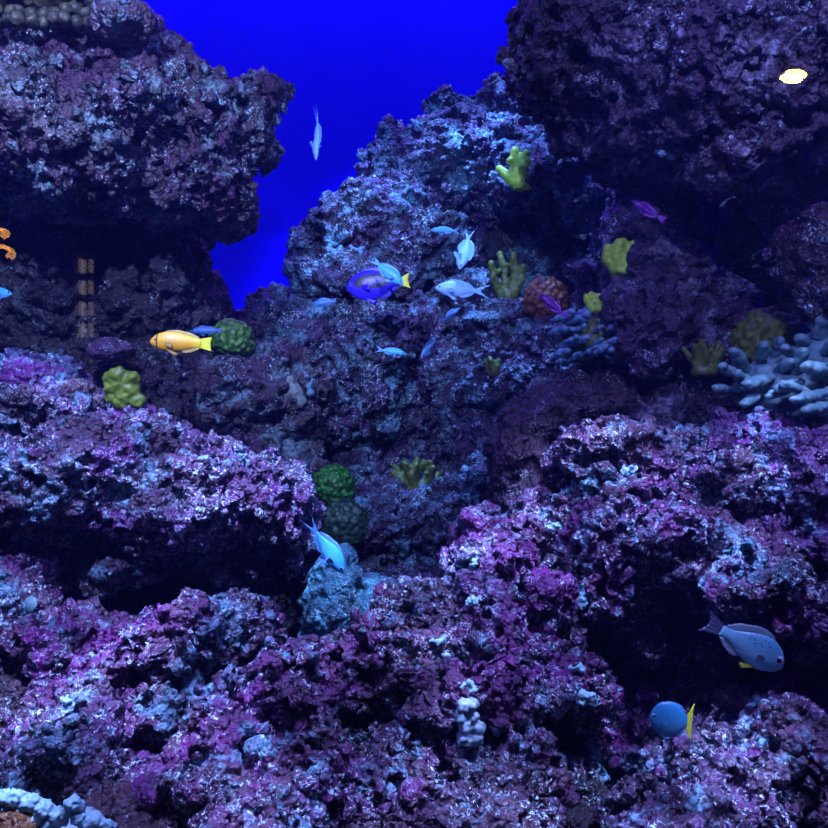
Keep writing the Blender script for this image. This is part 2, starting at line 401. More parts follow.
def finger_coral(name, label, box, d, mat, n, thick, seed, spread=1.0, lift=.5, tips=1, group=None, fwd=0):
    """box = left, top, right, bottom in view; stubby branches fanning up out of one foot"""
    rnd = random.Random(seed)
    l, t, r, b = box
    d = seat(box) - fwd
    k = d / 828
    base = P((l + r) / 2, b, d); w = (r - l) * k; h = (b - t) * k
    bl = []
    for i in range(n):
        u = (i + .5) / n * 2 - 1 + rnd.uniform(-.15, .15)
        tip = base + Vector((u * w * .5 * spread, rnd.uniform(-.3, .25) * w, h * (1 - lift * u * u) * rnd.uniform(.75, 1)))
        root = base + Vector((u * w * .18, rnd.uniform(-.1, .1) * w, h * .1))
        rr = thick * k
        midp = root.lerp(tip, .55) + Vector((rnd.uniform(-.08, .08) * w, rnd.uniform(-.1, .1) * w, 0))
        bl += capsule(root, midp, rr * 1.1, rr) + capsule(midp, tip, rr, rr * .85)
        for q in range(tips):
            off = Vector((rnd.uniform(-1, 1) * w * .17, rnd.uniform(-.15, .15) * w, rnd.uniform(.02, .18) * h))
            bl += capsule(midp.lerp(tip, rnd.uniform(.1, .5)), midp + off, rr * .8, rr * .7, 4)
    bl.append((base + Vector((0, .01, h * .12)), (w * .3, w * .25, h * .18), Matrix.Identity(4)))
    o = blobby(name, bl, mat, max(.004, k * 1.6), wobble=thick * k * .5, wscale=thick * k * 1.5)
    rebase(o, base)
    return tag(o, label, 'coral', group)

def dome_coral(name, label, c, d, rx, ry, rd, mat, cell, wob=.3, cat='coral', sink=.35):
    d = seat((c[0] - rx, c[1] - ry, c[0] + rx, c[1] + ry), rd * sink)
    k = d / 828
    p = P(c[0], c[1], d)
    bl = [(p, (rx * k, rd, ry * k), Matrix.Identity(4)), (p + Vector((rx * k * .15, 0, -ry * k * .4)), (rx * k * .9, rd * .9, ry * k * .7), Matrix.Identity(4))]
    o = blobby(name, bl, mat, max(.0035, k * 1.3), knob=cell * k, wobble=wob * rx * k * .5, wscale=rx * k * .8)
    rebase(o, p - Vector((0, 0, ry * k)))
    return tag(o, label, cat)

C = dict(
    ygreen=coral_mat('coral_yellow_green', (.22, .42, .02), (.50, .78, .06), 90),
    olive=coral_mat('coral_olive', (.045, .075, .008), (.13, .18, .02), 80),
    olive2=coral_mat('coral_olive_lobed', (.05, .10, .004), (.13, .19, .010), 60),
    orange=coral_mat('coral_orange_brown', (.34, .13, .05), (.10, .035, .02), 60, cells=True, bump=.8),
    green=coral_mat('coral_green', (.05, .30, .03), (.012, .08, .012), 70, cells=True, bump=.8),
    green2=coral_mat('coral_moss_green', (.16, .42, .04), (.04, .13, .02), 60, cells=True, bump=.8),
    paleblue=coral_mat('coral_pale_blue', (.07, .19, .30), (.19, .37, .48), 60),
    palegrey=coral_mat('coral_pale_grey', (.05, .13, .14), (.14, .28, .30), 50),
    cream=coral_mat('coral_cream', (.14, .20, .18), (.32, .38, .34), 60),
    cyan=coral_mat('coral_cyan_grey', (.14, .24, .30), (.36, .52, .56), 45, bump=.7),
    white=coral_mat('crust_white', (.15, .34, .40), (.30, .52, .58), 80, bump=.8),
    crust=coral_mat('coral_grey_yellow', (.022, .025, .018), (.09, .09, .045), 40, bump=.6),
)
finger_coral('finger_coral', 'bright yellow green finger coral on the right shoulder of the central peak', (500,148,545,188), 3.0, C['ygreen'], 6, 5.5, 1, tips=1)
finger_coral('branching_coral', 'olive branching coral left of the round orange coral', (487,248,528,302), 2.95, C['olive'], 4, 4.5, 4, lift=.3, tips=2)
finger_coral('cup_coral', 'yellow green cup coral beside the dark pillar', (604,242,639,272), 2.45, C['ygreen'], 5, 7, 9, lift=.1, tips=0)
finger_coral('finger_coral', 'small yellow coral just above the blue lobed coral', (584,292,608,311), 2.5, C['ygreen'], 4, 4.5, 12, lift=.3, tips=0)
finger_coral('finger_coral', 'mustard finger coral in the dark between pillar and pale branching coral', (682,338,730,376), 2.2, C['olive'], 9, 3.6, 17, lift=.3, tips=1, fwd=.12)
finger_coral('finger_coral', 'tiny dim green coral on the central rubble slope', (484,355,503,376), 2.75, C['olive'], 4, 3.2, 21, lift=.3, tips=1, fwd=.05)
finger_coral('rosette_coral', 'low olive rosette coral on the floor of the central hollow', (388,458,443,490), 2.65, C['olive'], 10, 4.6, 23, lift=.45, tips=1)
dome_coral('brain_coral', 'round orange brown honeycomb coral', (545,300), 2.75, 23, 24, .08, C['orange'], 7)
dome_coral('dome_coral', 'round moss green coral right of the orange fish', (231,337), 2.62, 23, 19, .08, C['green2'], 5, sink=-.2)
dome_coral('dome_coral', 'bright green dome coral at right end of the ledge', (334,484), 2.3, 22, 20, .07, C['green'], 5, sink=0)
dome_coral('dome_coral', 'dark green mound coral below the bright green dome', (345,522), 2.3, 26, 24, .07, coral_mat('coral_dark_green', (.02, .08, .04), (.008, .03, .02), 70, cells=True), 6)
dome_coral('ridged_coral', 'olive dome coral behind the pale branching coral', (770,340), 2.35, 42, 32, .07, C['olive'], 9, sink=-.6)
# olive lobed coral
dd = seat((105,365,145,410), 0)
k = dd / 828
bl = [(P(x, y, dd), (r * k, r * k * .8, r * k * .9), Matrix.Identity(4)) for x, y, r in ((118,375,11),(132,380,10),(113,388,10),(126,394,12),(138,401,9),(121,404,9),(109,379,8),(120,384,11),(131,390,10),(112,397,8))]
o = blobby('lobed_coral', bl, C['olive2'], .004, wobble=.014, wscale=.02)
tag(rebase(o, P(122, 410, dd)), 'olive green lobed coral at left behind the ledge', 'coral')

# lobed and staghorn corals: each branch a part
def lobe_coral(name, label, base_blobs, lobes, d, mat, basemat, tubby=1.0):
    c = base_blobs[0]
    root = empty(name, P(c[0], c[1] + c[4], c[2]), label, 'coral')
    bl = [(P(px, py, dd), (rx * dd / 828, rd, ry * dd / 828), Matrix.Identity(4)) for px, py, dd, rx, ry, rd in base_blobs]
    b = blobby('coral_base', bl, basemat, .006, wobble=.02, wscale=.04)
    rebase(b, root.location.copy()); b.parent = root; b.location = (0, 0, 0)
    for (x0, y0, x1, y1, r, dd, dy) in lobes:
        r *= 1.25
        kk = dd / 828
        a = P(x0, y0, dd + dy); t = P(x1, y1, dd)
        bb = capsule(a, a.lerp(t, .6), r * kk * .75, r * kk) + capsule(a.lerp(t, .6), t, r * kk, r * kk * .8)
        bb = [(c_, (r_[0], r_[1], r_[2] * .78), m_) for c_, r_, m_ in bb]
        lo = blobby('branch', bb, mat, max(.004, kk * 1.5), wobble=r * kk * .7, wscale=r * kk * 1.3)
        rebase(lo, root.location.copy()); lo.parent = root; lo.location = (0, 0, 0)
    return root
rnd = random.Random(5)
LD = seat((560,310,622,360), 0)
lob = []
for i in range(30):
    x = 561 + (i % 6) * 11 + rnd.uniform(-6, 6); y = 313 + (i // 6) * 9.5 + rnd.uniform(-5, 5)
    lob.append((x - 6, y + rnd.uniform(1, 7), x + rnd.uniform(1, 9), y - rnd.uniform(0, 5), rnd.uniform(2.8, 5.0), LD - .06 + .02 * (2 - i // 6) + rnd.uniform(-.015, .015), .05))
lobe_coral('lobed_coral', 'pale blue lobed coral below the yellow coral in the middle right', [(590,338,LD + .05,34,26,.09)], lob, 2.4, C['paleblue'], C['olive'])
lob = [(742,380,722,366,5.5,2.0,.06),(748,372,735,352,6,2.02,.06),(770,378,748,384,7,1.95,.05),(778,372,790,362,6,1.97,.05),(790,390,768,396,5,1.92,.05),
       (800,382,779,388,6,1.9,.05),(800,360,785,348,6,2.0,.06),(812,352,800,338,6,2.0,.05),(818,345,822,322,7,1.98,.05),(826,372,806,366,7.5,1.9,.05),
       (828,392,796,400,6.5,1.85,.05),(832,404,806,410,6,1.85,.05),(760,362,765,345,6,2.02,.05),(775,358,779,340,5,2.05,.05),(815,378,832,364,6,1.9,.05),
       (760,394,744,404,5,1.95,.05),(735,392,716,388,5,2.02,.06),(795,372,803,352,6.5,1.95,.05),(826,352,838,340,7,1.92,.05),(752,388,738,374,6,1.98,.05),(812,394,784,384,5.5,1.88,.05)]
lobe_coral('staghorn_coral', 'pale grey blue branching coral at right edge above the violet boulder',
           [(785,388,2.1,52,34,.12),(830,375,2.05,40,48,.12)], lob, 2.0, C['palegrey'], C['palegrey'])
# knobbly plate coral at top left
root = empty('plate_coral', P(40, 35, 2.1), 'knobbly grey yellow plate coral on top of the upper left boulder', 'coral')
bl = [(P(30, 8, 2.1), (.25, .2, .05), Matrix.Identity(4)), (P(-20, 5, 2.1), (.25, .2, .06), Matrix.Identity(4))]
b = blobby('coral_base', bl, C['crust'], .007, wobble=.03, wscale=.05); rebase(b, root.location.copy()); b.parent = root; b.location = (0, 0, 0)
rnd = random.Random(3)
for row in range(3):
    for i in range(9):
        x = -4 + i * 11.5 + rnd.uniform(-3, 3); y = 20 - row * 9 + rnd.uniform(-3, 3); r = rnd.uniform(5, 7.5); dd = 1.93 + row * .045 + rnd.uniform(-.02, .02)
        kk = dd / 828
        kb = blobby('knob', [(P(x, y, dd), (r * kk, r * kk * 1.1, r * kk), Matrix.Identity(4)), (P(x, y + 3, dd + .03), (r * kk, r * kk * 1.5, r * kk), Matrix.Identity(4))], C['crust'], .004, wobble=.01, wscale=.02)
        rebase(kb, root.location.copy()); kb.parent = root; kb.location = (0, 0, 0)
rock('rock', 'dull flat rock behind the knobbly plate coral at the top left',
     [(122,26,2.0,32,20,.12),(165,50,2.4,32,16,.12),(142,36,2.25,26,18,.12)], M['grey'], amp=.35, group=G)
# cyan mound under the diving blue fish
# cream coral and shells
D1 = seat((285,378,315,402), 0)
bl = [(P(x, y, D1), (r * D1 / 828,) * 3, Matrix.Identity(4)) for x, y, r in ((290,383,7),(296,393,8),(302,402,6),(289,394,6))]
tag(rebase(blobby('soft_coral', bl, C['cream'], .006, wobble=.012, wscale=.02, knob=.016), P(296, 408, D1)), 'cream coral clump above the right end of the ledge', 'coral')
bl = [(P(x, y, D1), (r * D1 / 828,) * 3, Matrix.Identity(4)) for x, y, r in ((309,386,4),(311,393,4.5),(313,380,3))]
tag(rebase(blobby('soft_coral', bl, C['paleblue'], .005, wobble=.006, wscale=.02), P(311, 398, D1)), 'small bright blue coral tuft beside the cream clump', 'coral')
D2 = seat((455,700,485,745), -.022)
bl = []
for x, y, r in ((464,706,8),(472,704,7),(461,716,7),(466,726,8),(463,738,7),(476,738,8),(479,728,7),(474,718,6),(470,742,6)):
    bl.append((P(x, y, D2), (r * D2 / 828, .014, r * D2 / 828), Matrix.Identity(4)))
tag(rebase(blobby('soft_coral', bl, C['cyan'], .0026, wobble=.006, wscale=.012, knob=.008), P(468, 746, D2)), 'whitish crusty coral lump on the front central boulder', 'coral')
def disc_shell(label, px, py, d, r, tilt):
    d = depth(px, py) - .006
    bm = bmesh.new(); kk = d / 828 * r
    prof = [(0, .30), (.25, .28), (.5, .22), (.75, .12), (.95, .0), (1.0, -.04), (.9, -.06), (.5, -.04), (0, -.03)]
    n = 28; rings = []
    for rr, h in prof:
        rings.append([bm.verts.new((kk * rr * (1 + .05 * math.sin(5 * a)) * math.cos(a), -kk * h, kk * rr * math.sin(a))) for a in [2 * math.pi * i / n for i in range(n)]])
    for a, b in zip(rings, rings[1:]):
        for i in range(n): bm.faces.new((a[i], a[(i + 1) % n], b[(i + 1) % n], b[i]))
    bmesh.ops.remove_doubles(bm, verts=bm.verts, dist=1e-6)
    bmesh.ops.recalc_face_normals(bm, faces=bm.faces)
    me = bpy.data.meshes.new('shell'); bm.to_mesh(me); bm.free(); smooth(me)
    o = link('limpet_shell', me, C['palegrey'], loc=P(px, py, d)); o.rotation_euler = tilt
    return tag(o, label, 'shell')
disc_shell('round pale limpet shell on the broad boulder above the blue round fish', 663, 606, 1.53, 9, (R(-25), 0, R(15)))
disc_shell('small pale limpet shell on purple rock at left edge', 30, 604, 1.58, 8, (R(-20), R(20), R(-20)))
# pale polyps at the bottom left corner
root = empty('polyp_colony', P(35, 826, 1.1), 'pale cyan polyp crust at the bottom left corner', 'coral')
b = blobby('coral_base', [(P(25, 815, 1.12), (.055, .04, .022), Matrix.Rotation(.35, 4, 'Y')), (P(75, 824, 1.14), (.04, .04, .018), Matrix.Identity(4))], C['cyan'], .004, wobble=.006, wscale=.02)
rebase(b, root.location.copy()); b.parent = root; b.location = (0, 0, 0)
for x, y, r in ((2,797,9),(15,798,10),(29,803,10),(43,809,10),(57,815,9),(22,812,9),(36,819,9),(5,808,8),(73,804,9),(78,818,8),(92,822,9),(106,826,8),(50,824,9)):
    kk = 1.08 / 828
    pb = blobby('polyp', [(P(x, y, 1.08), (r * kk * 1.15, r * kk, r * kk * .85), Matrix.Identity(4)), (P(x + 5, y + 3, 1.085), (r * kk * .8, r * kk, r * kk * .7), Matrix.Identity(4))], C['white'], .002, wobble=.008, wscale=.009, knob=.005)
    rebase(pb, root.location.copy()); pb.parent = root; pb.location = (0, 0, 0)

# pale cyan crust tufts growing on the front rocks
rnd = random.Random(8)
for px, py, r, lab in ((476,563,6,'pale cyan crust tuft on the face of the purple spire'),(474,601,7,'pale cyan crust tuft at the foot of the purple spire'),
                       (437,642,6,'upper one of two pale crust tufts left of centre below the spire'),(447,655,5,'lower one of two pale crust tufts left of centre below the spire'),
                       (467,687,8,'pale crust tuft just above the whitish coral lump'),(585,698,10,'wide pale cyan crust beside the lower right crevice'),
                       (576,668,7,'pale cyan crust tuft above the lower right crevice'),(207,664,9,'flat pale lavender crust on the domed boulder at lower left'),
                       (70,703,9,'pale green crust on the rounded rock at lower left'),(552,528,7,'pale crust tuft right of the spire on the broad boulder'),
                       (628,470,8,'pale cyan crust on top of the broad right boulder'),(574,118,8,'pale lavender crust tuft near the left edge of the overhang'),
                       (668,150,11,'pale crust band low on the overhang above the purple fish')):
    d_ = depth(px, py) - .002; kk = d_ / 828
    bl = [(P(px + rnd.uniform(-1, 1) * r, py + rnd.uniform(-.5, .5) * r, d_ + rnd.uniform(0, .008)), (kk * r * rnd.uniform(.35, .6), .010, kk * r * rnd.uniform(.3, .5)), Matrix.Identity(4)) for q in range(7)]
    bl.append((P(px, py, d_ + .004), (kk * r * .9, .008, kk * r * .5), Matrix.Identity(4)))
    o = blobby('coral_crust', bl, C['white'], .0022, wobble=.010, wscale=.008, knob=.006)
    tag(rebase(o, P(px, py + r * .5, d_)), lab, 'coral', 'pale crust tufts on the rocks')

# ------------------------------------------------------------------ fish
PROF = dict(
    chromis=dict(t=[0,.03,.1,.22,.38,.55,.72,.87,1.0], top=[.012,.05,.105,.165,.195,.18,.125,.065,.045], bot=[.012,.04,.085,.145,.18,.17,.115,.06,.04], w=[.01,.035,.06,.085,.095,.08,.055,.03,.014]),
    slim=dict(t=[0,.03,.1,.22,.38,.55,.72,.87,1.0], top=[.01,.04,.08,.12,.14,.13,.095,.055,.04], bot=[.01,.035,.07,.11,.13,.12,.085,.05,.036], w=[.01,.03,.05,.07,.08,.07,.05,.028,.014]),
    wrasse=dict(t=[0,.03,.1,.22,.38,.55,.72,.87,1.0], top=[.02,.075,.14,.195,.215,.20,.16,.115,.095], bot=[.02,.06,.11,.155,.175,.165,.135,.10,.085], w=[.015,.04,.065,.085,.09,.08,.06,.035,.018]),
    tang=dict(t=[0,.03,.1,.22,.38,.55,.72,.87,1.0], top=[.03,.09,.17,.25,.285,.27,.205,.10,.05], bot=[.03,.07,.14,.225,.27,.26,.195,.09,.045], w=[.015,.035,.055,.075,.085,.075,.05,.028,.014]),
    round=dict(t=[0,.03,.1,.22,.38,.55,.72,.87,1.0], top=[.05,.16,.29,.42,.48,.48,.42,.28,.16], bot=[.05,.15,.27,.40,.47,.47,.41,.27,.15], w=[.02,.05,.08,.11,.12,.11,.08,.045,.02]),
    cardinal=dict(t=[0,.03,.1,.22,.38,.55,.72,.87,1.0], top=[.03,.10,.185,.255,.28,.24,.16,.10,.085], bot=[.06,.11,.17,.225,.25,.21,.135,.085,.075], w=[.03,.06,.085,.11,.115,.09,.06,.035,.018]),
)
def fish_mat(name, back, belly, bar=None, spots=None, rough=.35, tailc=None, loop=None):
    """colours by place on the body: belly to back, optional dark bar, optional speckles"""
    m, nt, b = new_mat(name)
    tc = nd(nt, 'ShaderNodeTexCoord')
    sx = nd(nt, 'ShaderNodeSeparateXYZ'); nt.links.new(tc.outputs['Generated'], sx.inputs[0])
    c = mix(nt, ramp(nt, sx.outputs[2], [(.25, 0.), (.8, 1.)]), belly, back)
    n = nd(nt, 'ShaderNodeTexVoronoi', i_Scale=26.); nt.links.new(tc.outputs['Generated'], n.inputs['Vector'])
    c = mix(nt, ramp(nt, n.outputs['Distance'], [(.1, .0), (.6, .22)]), c, tuple(x * .6 for x in back))
    if bar:
        pos, wd, bc = bar
        c = mix(nt, ramp(nt, sx.outputs[0], [(pos - wd, 0.), (pos - wd * .4, 1.), (pos + wd * .4, 1.), (pos + wd, 0.)]), c, bc)
    if spots:
        v = nd(nt, 'ShaderNodeTexVoronoi', i_Scale=15.); nt.links.new(tc.outputs['Generated'], v.inputs['Vector'])
        s = ramp(nt, v.outputs['Distance'], [(.28, 1.), (.4, 0.)])
        z1 = ramp(nt, sx.outputs[2], [(.55, 0.), (.68, 1.), (.86, 1.), (.92, .3)])
        z2 = ramp(nt, sx.outputs[0], [(.25, .3), (.45, 1.), (.68, 1.), (.74, 0.)])
        c = mix(nt, math_(nt, 'MULTIPLY', math_(nt, 'MULTIPLY', s, z1), z2), c, spots)
    if loop:                                  # dark palette-shaped loop on the flank
        dx = math_(nt, 'DIVIDE', math_(nt, 'SUBTRACT', sx.outputs[0], .50), .36)
        dz = math_(nt, 'DIVIDE', math_(nt, 'SUBTRACT', sx.outputs[2], .60), .25)
        rr = math_(nt, 'SQRT', math_(nt, 'ADD', math_(nt, 'MULTIPLY', dx, dx), math_(nt, 'MULTIPLY', dz, dz)))
        c = mix(nt, ramp(nt, rr, [(.42, 0.), (.55, 1.), (.92, 1.), (1.05, 0.)]), c, loop)
    if tailc:
        c = mix(nt, ramp(nt, sx.outputs[0], [(.03, 1.), (.2, 0.)]), c, tailc)
    nt.links.new(c, b.inputs['Base Color'])
    b.inputs['Roughness'].default_value = rough
    b.inputs['Subsurface Weight'].default_value = .0
    bp = nd(nt, 'ShaderNodeBump', i_Strength=.15, i_Distance=.002)
    nt.links.new(n.outputs['Distance'], bp.inputs['Height']); nt.links.new(bp.outputs[0], b.inputs['Normal'])
    return m
def fin_mat(name, c):
    m, nt, b = new_mat(name)
    tc = nd(nt, 'ShaderNodeTexCoord')
    w = nd(nt, 'ShaderNodeTexNoise', i_Scale=14., i_Detail=2.); nt.links.new(tc.outputs['Generated'], w.inputs['Vector'])
    nt.links.new(mix(nt, w.outputs['Fac'], tuple(x * .75 for x in c), tuple(min(1, x * 1.2) for x in c)), b.inputs['Base Color'])
    b.inputs['Roughness'].default_value = .4
    b.inputs['Transmission Weight'].default_value = .0
    return m
EYE = plain('eye_dark', (.004, .004, .006), .1)
IRIS = plain('eye_iris', (.35, .42, .5), .2)

def prof(kind, key, t):
    p = PROF[kind]
    ts = np.array(p['t']); v = np.array(p[key])
    # smooth cubic-ish interpolation
    x = np.interp(t, ts, np.arange(len(ts)))
    i = np.clip(np.floor(x).astype(int), 0, len(ts) - 2); f = x - i
    g = lambda j: v[np.clip(j, 0, len(v) - 1)]
    p0, p1, p2, p3 = g(i - 1), g(i), g(i + 1), g(i + 2)
    return .5 * ((2 * p1) + (-p0 + p2) * f + (2 * p0 - 5 * p1 + 4 * p2 - p3) * f ** 2 + (-p0 + 3 * p1 - 3 * p2 + p3) * f ** 3)

def grid_fin(name, A, B, mat, parent, bend, n=14, m=5, ripple=.004, th=.0016):
    """a fin membrane spread between its base line A(s) and its outer edge B(s)"""
    bm = bmesh.new()
    sides = []
    for sgn in (-1, 1):
        g = []
        for i in range(n + 1):
            s = i / n; a, b = Vector(A(s)), Vector(B(s))
            row = []
            for j in range(m + 1):
                q = j / m
                p = a.lerp(b, q)
                p.y += ripple * q * math.sin(i * 1.9) + sgn * th * (1 - .75 * q)
                p = bend(p)
                row.append(bm.verts.new(p))
            g.append(row)
        sides.append(g)
        for i in range(n):
            for j in range(m):
                f = [g[i][j], g[i + 1][j], g[i + 1][j + 1], g[i][j + 1]]
                bm.faces.new(f if sgn > 0 else f[::-1])
    a, b = sides
    for i in range(n):
        bm.faces.new((a[i][m], a[i + 1][m], b[i + 1][m], b[i][m])); bm.faces.new((b[i][0], b[i + 1][0], a[i + 1][0], a[i][0]))
    for j in range(m):
        bm.faces.new((a[0][j], a[0][j + 1], b[0][j + 1], b[0][j])); bm.faces.new((b[n][j], b[n][j + 1], a[n][j + 1], a[n][j]))
    bmesh.ops.recalc_face_normals(bm, faces=bm.faces)
    me = bpy.data.meshes.new(name); bm.to_mesh(me); bm.free(); smooth(me)
    return link(name, me, mat, parent)

def fish(name, label, kind, nose, tail, d, mats, yaw=0.0, roll=0.0, up=None, bend=0.0, fork=.5, tail_len=.24, tail_h=.2, fins=True, dorsal=.09, group=None, eye=.03, streamers=0.0, iris=True, belly_fin=None):
    """nose and tail are the fish's ends as seen; yaw turns it out of the picture plane"""
    body_m, fin_m, tail_m = mats
    near = min(depth(nose[0] + (tail[0] - nose[0]) * u, nose[1] + (tail[1] - nose[1]) * u + v) for u in (0, .25, .5, .75, 1) for v in (-8, 0, 8))
    d = min(d, near - .09)
    a, b = P(*nose, d), P(*tail, d)
    vec = a - b
    seen = vec.length; L = seen / math.cos(yaw)
    ax = vec.normalized()
    x = (ax * math.cos(yaw) + Vector((0, -1, 0)) * math.sin(yaw)).normalized()
    upv = Vector(up) if up else Vector((0, 0, 1))
    z = (upv - x * upv.dot(x)).normalized(); y = z.cross(x)
    if roll:
        q = Matrix.Rotation(roll, 3, x); z = q @ z; y = q @ y
    BL = L * (1 - tail_len)                    # snout to tail root
    mid = b.lerp(a, .5)
    root = empty(name, mid, label, 'fish', group)
    root.rotation_mode = 'QUATERNION'
    root.rotation_quaternion = Matrix((x, y, z)).transposed().to_quaternion()
    X0 = L * .5
    def bendf(p):
        u = (X0 - p.x) / L
        p.y += bend * L * (u - .35) * abs(u - .35) * 1.6
        return p
    # body
    nst, nr = 30, 20
    t = np.linspace(0, 1, nst) ** 1.15
    top, bot, w = prof(kind, 'top', t) * BL, prof(kind, 'bot', t) * BL, prof(kind, 'w', t) * BL
    bm = bmesh.new(); rings = []
    for i in range(nst):
        ring = []
        for j in range(nr):
            an = 2 * math.pi * j / nr
            s, c = math.sin(an), math.cos(an)
            zz = (top[i] if s > 0 else bot[i]) * s
            yy = w[i] * c * (1 - .25 * abs(s) ** 3)
            ring.append(bm.verts.new(bendf(Vector((X0 - t[i] * BL, yy, zz)))))
        rings.append(ring)
    for r0, r1 in zip(rings, rings[1:]):
        for j in range(nr): bm.faces.new((r0[j], r0[(j + 1) % nr], r1[(j + 1) % nr], r1[j]))
    for r, sgn in ((rings[0], 1), (rings[-1], -1)):
        bm.faces.new(r)
    bmesh.ops.recalc_face_normals(bm, faces=bm.faces)
    me = bpy.data.meshes.new('body'); bm.to_mesh(me); bm.free(); smooth(me)
    link('body', me, body_m, root)
    ptop = lambda u: float(prof(kind, 'top', np.array([u]))[0]) * BL
    pbot = lambda u: float(prof(kind, 'bot', np.array([u]))[0]) * BL
    pw = lambda u: float(prof(kind, 'w', np.array([u]))[0]) * BL
    th = .006 * L
    # tail
    ph, pb = ptop(.985), pbot(.985); tl = L * tail_len
    def TA(s): return (X0 - BL * .975, 0, -pb + (ph + pb) * s)
    def TB(s):
        e = abs(2 * s - 1)
        return (X0 - BL - tl * (1 - fork + (fork) * e ** 1.5 + streamers * max(0, e - .8) * 5), 0, (2 * s - 1) * tail_h * L * (1 - .08 * streamers * e))
    grid_fin('tail_fin', TA, TB, tail_m, root, bendf, n=16, m=6, ripple=.006 * L, th=th * .7)
    if fins:
        def DA(s): u = .26 + .64 * s; return (X0 - u * BL, 0, ptop(u) * .93)
        def DB(s):
            u = .30 + .68 * s; hgt = dorsal * L * (math.sin(math.pi * min(1, .12 + s * .88)) ** .6) * (1 + .3 * (s > .6) * math.sin(math.pi * (s - .6) / .4))
            return (X0 - u * BL, 0, ptop(min(.9, .26 + .64 * s)) * .93 + hgt)
        grid_fin('dorsal_fin', DA, DB, fin_m, root, bendf, n=18, m=4, ripple=.004 * L, th=th * .6)
        def AA(s): u = .58 + .32 * s; return (X0 - u * BL, 0, -pbot(u) * .93)
        def AB(s):
            u = .64 + .34 * s
            return (X0 - u * BL, 0, -pbot(min(.9, .58 + .32 * s)) * .93 - dorsal * L * math.sin(math.pi * min(1, .15 + .85 * s)) ** .7)
        grid_fin('anal_fin', AA, AB, fin_m, root, bendf, n=10, m=4, ripple=.004 * L, th=th * .6)
        for sg in (-1, 1):
            def VA(s): u = .33 + .07 * s; return (X0 - u * BL, sg * pw(u) * .35, -pbot(u) * .9)
            def VB(s): return (X0 - (.50 + .07 * s - .03 * abs(s - .4)) * BL, sg * .04 * L, -pbot(.45) - .075 * L * (1 - s * .6))
            grid_fin('pelvic_fin', VA, VB, belly_fin or fin_m, root, bendf, n=6, m=4, ripple=0, th=th * .5)
            def FA(s): return (X0 - .30 * BL, sg * pw(.30) * .93, (-.055 + .05 * s) * BL)
            def FB(s): return (X0 - (.46 - .05 * abs(s - .5)) * BL, sg * (pw(.42) + .055 * L), (-.12 + .14 * s) * BL)
            grid_fin('pectoral_fin', FA, FB, fin_m, root, bendf, n=6, m=4, ripple=0, th=th * .4)
    for sg in (-1, 1):
        u = .115; r = eye * L
        zc = ptop(u) * .28
        c = bendf(Vector((X0 - u * BL, sg * (pw(u) * .92 - r * .35), zc)))
        def ball(nm, cc, rr, m_, par, sq):
            bm = bmesh.new(); bmesh.ops.create_uvsphere(bm, u_segments=14, v_segments=9, radius=rr)
            bmesh.ops.scale(bm, vec=(1, sq, 1), verts=bm.verts)
            me = bpy.data.meshes.new(nm); bm.to_mesh(me); bm.free(); smooth(me)
            return link(nm, me, m_, par, cc)
        if iris:
            e = ball('eye', c, r, IRIS, root, .55)
            ball('pupil', Vector((0, sg * r * .26, 0)), r * .62, EYE, e, .55)
        else:
            ball('eye', c, r, EYE, root, .6)
    return root

F = {}
F['cyan'] = (fish_mat('fish_cyan', (.05, .52, .95), (.12, .64, .95)), fin_mat('fin_cyan', (.15, .42, .8)), fin_mat('tail_cyan', (.12, .42, .85)))
F['pale'] = (fish_mat('fish_pale', (.22, .56, .92), (.40, .70, .95)), fin_mat('fin_pale', (.20, .44, .78)), fin_mat('tail_pale', (.20, .46, .8)))
F['dim'] = (fish_mat('fish_blue', (.04, .16, .42), (.08, .28, .55)), fin_mat('fin_blue', (.06, .2, .45)), fin_mat('tail_blue', (.06, .2, .45)))
F['orange'] = (fish_mat('fish_orange', (1.0, .62, .03), (1.0, .46, .03), bar=(.86, .018, (.03, .03, .03)), tailc=(.9, .72, .03)), fin_mat('fin_orange', (.55, .40, .10)), fin_mat('tail_yellow', (.85, .85, .02)))
F['tang'] = (fish_mat('fish_royal_blue', (.03, .015, .65), (.04, .02, .7), loop=(.004, .003, .03)), fin_mat('fin_royal_blue', (.03, .01, .6)), fin_mat('tail_bright_yellow', (.85, .9, .02)))
F['round'] = (fish_mat('fish_mid_blue', (.02, .16, .34), (.04, .24, .40)), fin_mat('fin_mid_blue', (.05, .2, .42)), fin_mat('tail_mustard', (.55, .55, .03)))
F['card'] = (fish_mat('fish_silver', (.10, .30, .45), (.20, .48, .58), spots=(.02, .03, .06)), fin_mat('fin_silver', (.20, .26, .34)), fin_mat('tail_silver', (.05, .05, .11)))
F['purple'] = (fish_mat('fish_purple', (.12, .004, .24), (.16, .008, .28)), fin_mat('fin_purple', (.13, .005, .26)), fin_mat('tail_purple', (.13, .005, .26)))
CH = 'small blue damselfish swimming over the reef'

